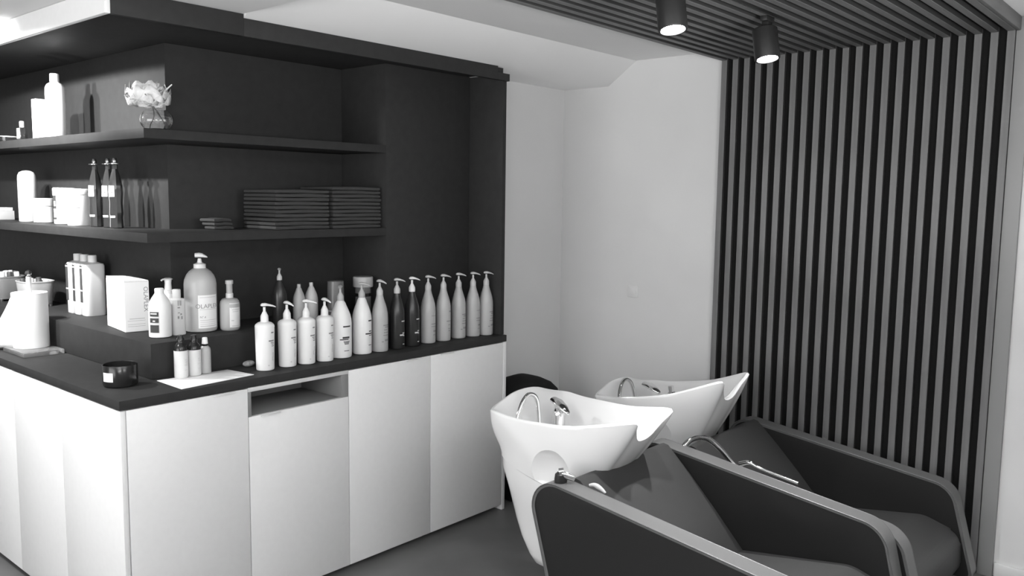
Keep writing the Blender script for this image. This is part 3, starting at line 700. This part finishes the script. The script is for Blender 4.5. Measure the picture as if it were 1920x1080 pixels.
lathe('wax', [(.0545, .0115), (.0545, .045), (.002, .045)], M['dplastic'], t, 32)
label(t, p, .022, .054, 180, 222, M['paper'])
mt = prism('paper_mat', [(.226, .018), (.534, .052), (.514, .205), (.232, .2085)], 2, W0, W0+.002, M['paper'], None, .0003)
tag(mt, 'white paper mat lying on the counter under three small spray bottles', 'mat')
for i, (x, y, lab) in enumerate(((.320, .196, 'small spray bottle with black top and white body, left on the mat'), (.374, .200, 'small spray bottle with black top and white body, middle on the mat'), (.421, .204, 'small grey spray bottle with a white slanted cap, right on the mat'))):
    t = thing('spray_bottle', lab, 'bottle', (x, y, W0+.0025), 0, 'spray bottles on the mat')
    if i < 2:
        k = 1 if i == 0 else .96
        p = [(.0225, 0), (.025, .003), (.025, .102*k)]
        lathe('bottle_body', p, M['wplastic2'], t, 28)
        lathe('shoulder', [(.0248, .1022*k), (.0245, .110*k), (.020, .122*k), (.013, .130*k), (.0125, .134*k)], M['black'], t, 28)
        lathe('sprayer', [(.0135, .1342*k), (.0135, .146*k), (.0105, .150*k), (.0105, .157*k), (.009, .159*k)], M['black'], t, 20)
        prints(t, p, [(.068*k, .0022, -75, 12), (.060*k, .0018, -70, 14), (.048*k, .0022, -75, 16), (.030*k, .001, -75, 14)], M['printl'])
    else:
        lathe('bottle_body', [(.018, 0), (.021, .003), (.021, .085), (.0195, .096), (.012, .105)], M['gplastic'], t, 28)
        lathe('neck', [(.0095, .1052), (.0095, .113)], M['black'], t, 20)
        lathe('spray_cap', [(.0115, .1132), (.0105, .124), (.0095, .136), (.007, .1375)], M['wplastic'], t, 20)
bm = bmesh.new(); bmesh.ops.create_icosphere(bm, subdivisions=3, radius=.02); bmesh.ops.transform(bm, matrix=Matrix.Diagonal((1.3, .8, .62, 1)), verts=bm.verts)
st = obj('pebble', bm, M['stone'], None, 80); st.location = (.607, .205, W0+.0124); tag(st, 'speckled grey pebble behind the leftmost white pump bottle', 'pebble')

# ------------------------------------------------------------------ shelf one (upper)
H1 = 1.8145
t = thing('carton', 'small white carton on the upper shelf in front of the tall white bottle', 'box', (.288, 1.335, H1)); box('carton_body', -.024, .024, -.024, .024, 0, .175, M['paper'], t, .001); box('printed_mark', -.0246, -.0241, -.020, -.004, .150, .166, M['printl'], t, 0)
t = thing('capped_bottle', 'tall white capped bottle on the upper shelf', 'bottle', (.310, 1.215, H1))
lathe('bottle_body', [(.94, 0), (1, .004), (1, .205), (.96, .222), (.80, .234), (.50, .241), (.44, .243)], M['wplastic'], t, 36, sx=.036, sy=.044, power=2.6); lathe('bottle_cap', [(.0185, .243), (.019, .247), (.0185, .276), (.0165, .279)], M['wplastic'], t, 24)
t = thing('perfume_bottle', 'small square glass perfume bottle with white label on the upper shelf', 'bottle', (.292, 1.560, H1))
box('bottle_body', -.016, .016, -.021, .021, 0, .062, M['smoke'], t, .003); box('label', -.0172, -.0164, -.018, .018, .012, .058, M['paper'], t, 0); lathe('bottle_cap', [(.0095, .0625), (.0105, .066), (.0105, .088), (.009, .091)], M['wplastic'], t, 20)
t = thing('reed_diffuser', 'small glass reed diffuser beside the white carton on the upper shelf', 'diffuser', (.330, 1.480, H1))
lathe('glass_jar', [(.020, 0), (.022, .003), (.022, .030), (.010, .036), (.010, .044)], M['smoke'], t, 24); tube('reed', [(0, 0, .02), (.012, -.035, .135)], .0014, M['gplastic2'], t, 6)
t = thing('glass_dish', 'low glass dish at the left edge of the upper shelf', 'dish', (.292, 1.745, H1)); lathe('dish', [(.030, 0), (.042, .004), (.044, .026), (.042, .027), (.040, .008), (.002, .006)], M['glass'], t, 28); lathe('dish_rim', [(.0442, .0262), (.0442, .0285), (.042, .0285), (.042, .0272)], M['wplastic2'], t, 28, cap=False)
t = thing('glass_vase', 'round glass vase at the end of the upper shelf', 'vase', (.325, .335, H1))
vp = [(.030, .000), (.042, .003), (.055, .018), (.060, .036), (.056, .056), (.045, .068), (.041, .074)]
lathe('vase_glass', vp+[(.039, .074), (.043, .067), (.053, .055), (.0568, .036), (.052, .020), (.040, .007), (.002, .005)], M['glass'], t, 40)
t = thing('dried_flower', 'crumpled pale dried flower standing in the glass vase', 'flower', (.325, .335, H1+.008))
random.seed(11)
for k in range(22):
    ring = 0 if k < 9 else (1 if k < 16 else 2)
    a = 2*PI*k/(9, 7, 6)[ring]+.4*ring; el = (.12, .62, 1.1)[ring]+random.uniform(-.12, .12); R = (.092, .085, .074)[ring]
    bm = bmesh.new(); g = []
    for j in range(8):
        v = j/7; row = []
        for i in range(8):
            u = i/7-.5; wd = .105*math.sin(PI*min(1, v*.62+.16))
            e2 = el+.75*v*(1-.3*ring)-.35
            x = R*v*math.cos(e2); zz = R*v*math.sin(e2)+.008*math.sin(u*11+k)*v; y = u*wd*1.2
            x -= abs(u)*abs(u)*.05*v; zz += .010*math.sin(j*1.9+k*2.3)
            row.append(bm.verts.new((x*math.cos(a)-y*math.sin(a), x*math.sin(a)+y*math.cos(a), .088+zz+random.uniform(-.003, .003))))
        g.append(row)
    for j in range(7):
        for i in range(7): bm.faces.new((g[j][i], g[j][i+1], g[j+1][i+1], g[j+1][i]))
    pt = obj('petal', bm, M['leaf'], t, 80); pt.location = (-.020, .022, .002); md = pt.modifiers.new('thick', 'SOLIDIFY'); md.thickness = .0012
tube('stem', catmull([(.03, -.02, .0), (.010, -.004, .045), (-.010, .012, .085)], 10), .003, M['stem'], t, 8)
tube('stem', catmull([(-.02, .028, .0), (-.005, .01, .045), (-.012, .012, .085)], 10), .0025, M['stem'], t, 8)
tube('pod', catmull([(-.010, .0, .10), (.010, -.022, .125), (.036, -.052, .160)], 12), lambda u: .0065*(1-.7*u), M['leaf'], t, 10)

# ------------------------------------------------------------------ shelf two (lower)
H2 = 1.4385
t = thing('tube_bottle', 'tall white dome-topped canister at the left of the lower shelf', 'canister', (.355, 1.712, H2)); p = [(.038, 0), (.0405, .003), (.0405, .205), (.039, .222), (.032, .236), (.018, .243), (.004, .245)]
lathe('canister_body', p, M['wplastic'], t, 36); prints(t, p, [(.085, .012, 150, 14), (.072, .005, 150, 10), (.045, .004, 150, 12)], M['printl'])
t = thing('cream_jar', 'smallest white jar with a square dark label on the lower shelf', 'jar', (.350, 1.505, H2)); p = [(.040, 0), (.044, .003), (.044, .074), (.040, .078)]
lathe('jar_body', p, M['wplastic'], t, 32); lathe('jar_lid', [(.0455, .0785), (.046, .081), (.046, .112), (.044, .114)], M['wplastic'], t, 32); prints(t, p, [(.045, .022, 205, 15)], M['printg']); 
t = thing('cream_tub', 'white tub with a black label half hidden by the larger tub', 'jar', (.362, 1.290, H2)); p = [(.044, 0), (.047, .003), (.0475, .128)]
lathe('jar_body', p, M['wplastic'], t, 32); lathe('jar_lid', [(.049, .1285), (.0495, .131), (.0495, .160), (.047, .163)], M['wplastic'], t, 32); prints(t, p, [(.080, .042, 178, 22)], M['print']); prints(t, [(r+.0004, z) for r, z in p], [(.050, .014, 186, 12), (.092, .008, 188, 8)], M['printl'], name='label_print')
t = thing('cream_tub', 'large white lidded tub with thin print lines left of the dark glass bottles', 'jar', (.340, 1.085, H2)); p = [(.046, 0), (.0485, .003), (.0495, .134)]
lathe('jar_body', p, M['wplastic'], t, 36); lathe('jar_lid', [(.0512, .1345), (.0515, .137), (.0515, .156), (.049, .159)], M['wplastic'], t, 36); prints(t, p, [(.100, .0012, 222, 20), (.078, .0016, 220, 30)], M['printg'])
for (x, y, lab) in ((.345, .930, 'left one of three dark glossy glass bottles with disc collars'), (.350, .815, 'middle one of three dark glossy glass bottles with disc collars'), (.345, .740, 'right one of three dark glossy glass bottles with disc collars')):
    t = thing('glass_bottle', lab, 'bottle', (x, y, H2), 0, 'dark glass bottles on the lower shelf')
    p = [(.024, 0), (.026, .003), (.0245, .045), (.027, .060), (.025, .105), (.0285, .145), (.026, .175), (.0205, .205), (.014, .228), (.0105, .240), (.0105, .258)]
    lathe('bottle_body', p, M['smoke'], t, 10, smooth=15); lathe('collar', [(.006, .2582), (.0225, .260), (.0225, .2625), (.006, .264)], M['chrome'], t, 24); lathe('stopper', [(.0085, .2642), (.0100, .272), (.0075, .284)], M['smoke'], t, 12)
    prints(t, [(r*1.0+.0008, z) for r, z in p], [(.150, .016, 205, 30)], M['paper'], name='sticker'); prints(t, [(r+.0008, z) for r, z in p], [(.047, .003, 205, 30)], M['paper'], name='band')
t = thing('small_carton', 'low grey and white carton at the left edge of the lower shelf', 'box', (.350, 2.085, H2)); box('carton_body', -.05, .05, -.06, .06, 0, .045, M['gplastic2'], t, .001); box('carton_lid', -.045, .045, -.055, .055, .0455, .062, M['wplastic2'], t, .001)

# towels
random.seed(5)
def towel_mesh(wd, dp, th):
    bm = bmesh.new(); add_box(bm, 0, wd, 0, dp, 0, th, 0)
    es = [e for e in bm.edges if abs(e.verts[0].co.z-e.verts[1].co.z) < 1e-6]
    bmesh.ops.bevel(bm, geom=es, offset=th*.42, segments=3, profile=.5, affect='EDGES')
    bmesh.ops.subdivide_edges(bm, edges=[e for e in bm.edges if abs(e.verts[0].co.x-e.verts[1].co.x) > wd*.5], cuts=7)
    ph = random.uniform(0, 6)
    for v in bm.verts:
        k = v.co.x/wd; v.co.y += .004*math.sin(k*5+ph)+random.uniform(-.0012, .0012); v.co.z += .0012*math.sin(k*7+ph)*(1 if v.co.z > th*.5 else .3)
        v.co.x += .003*math.sin(v.co.y*30+ph)
    return tome(bm)
tm = [towel_mesh(.272, .235, .0155) for _ in range(4)]
ORD = ['bottom', 'second', 'third', 'fourth', 'fifth', 'sixth', 'seventh', 'eighth', 'ninth', 'tenth', 'eleventh', 'topmost']
for (x0, n, side) in ((.780, 10, 'left'), (1.069, 11, 'right')):
    for i in range(n):
        word = 'topmost' if i == n-1 else ORD[i]
        o = link('folded_towel', tm[i % 4], M['towel'], None, 50); o.location = (x0+random.uniform(-.004, .004), .262+random.uniform(-.003, .004), H2+.0003+i*.0168)
        tag(o, f'dark folded towel, {word} {"" if word in ("bottom", "topmost") else "from the bottom "}of the {side} towel stack', 'towel', 'folded towels on the lower shelf')
fm = towel_mesh(.085, .10, .014)
for i in range(3):
    o = link('folded_cloth', fm, M['towel'], None, 50); o.location = (.585, .400, H2+.0003+i*.0155); o.rotation_euler = (0, 0, .1*(i-1))
    tag(o, f'small dim folded cloth, {("bottom", "middle", "topmost")[i]} of the little stack left of the towels', 'cloth', 'small folded cloths')

# black draped stool behind the near basin
t = thing('draped_stool', 'black cloth-covered stool behind the near basin beside the counter end', 'stool', (2.205, .105, 0))
bm = bmesh.new(); loops = []
for z, s, wob in ((.005, 1.0, .03), (.2, .97, .03), (.4, .95, .025), (.52, .93, .02), (.565, .90, .01), (.60, .74, .01), (.625, .50, .006), (.640, .26, .004), (.648, .05, 0)):
    L = []
    for k in range(48):
        a = 2*PI*k/48; c, sn = math.cos(a), math.sin(a); n = (abs(c)**3+abs(sn)**3)**(-1/3); r = n*s*(1+wob*math.sin(a*9+z*4))
        L.append(Vector((.185*r*c-.03*(1-s), .17*r*sn, z)))
    loops.append(L)
add_loft(bm, loops); obj('drape', bm, M['cloth'], t, 50)
lathe('seat_top', [(.10, .50), (.12, .52), (.12, .545), (.10, .556)], M['cloth'], t, 24)
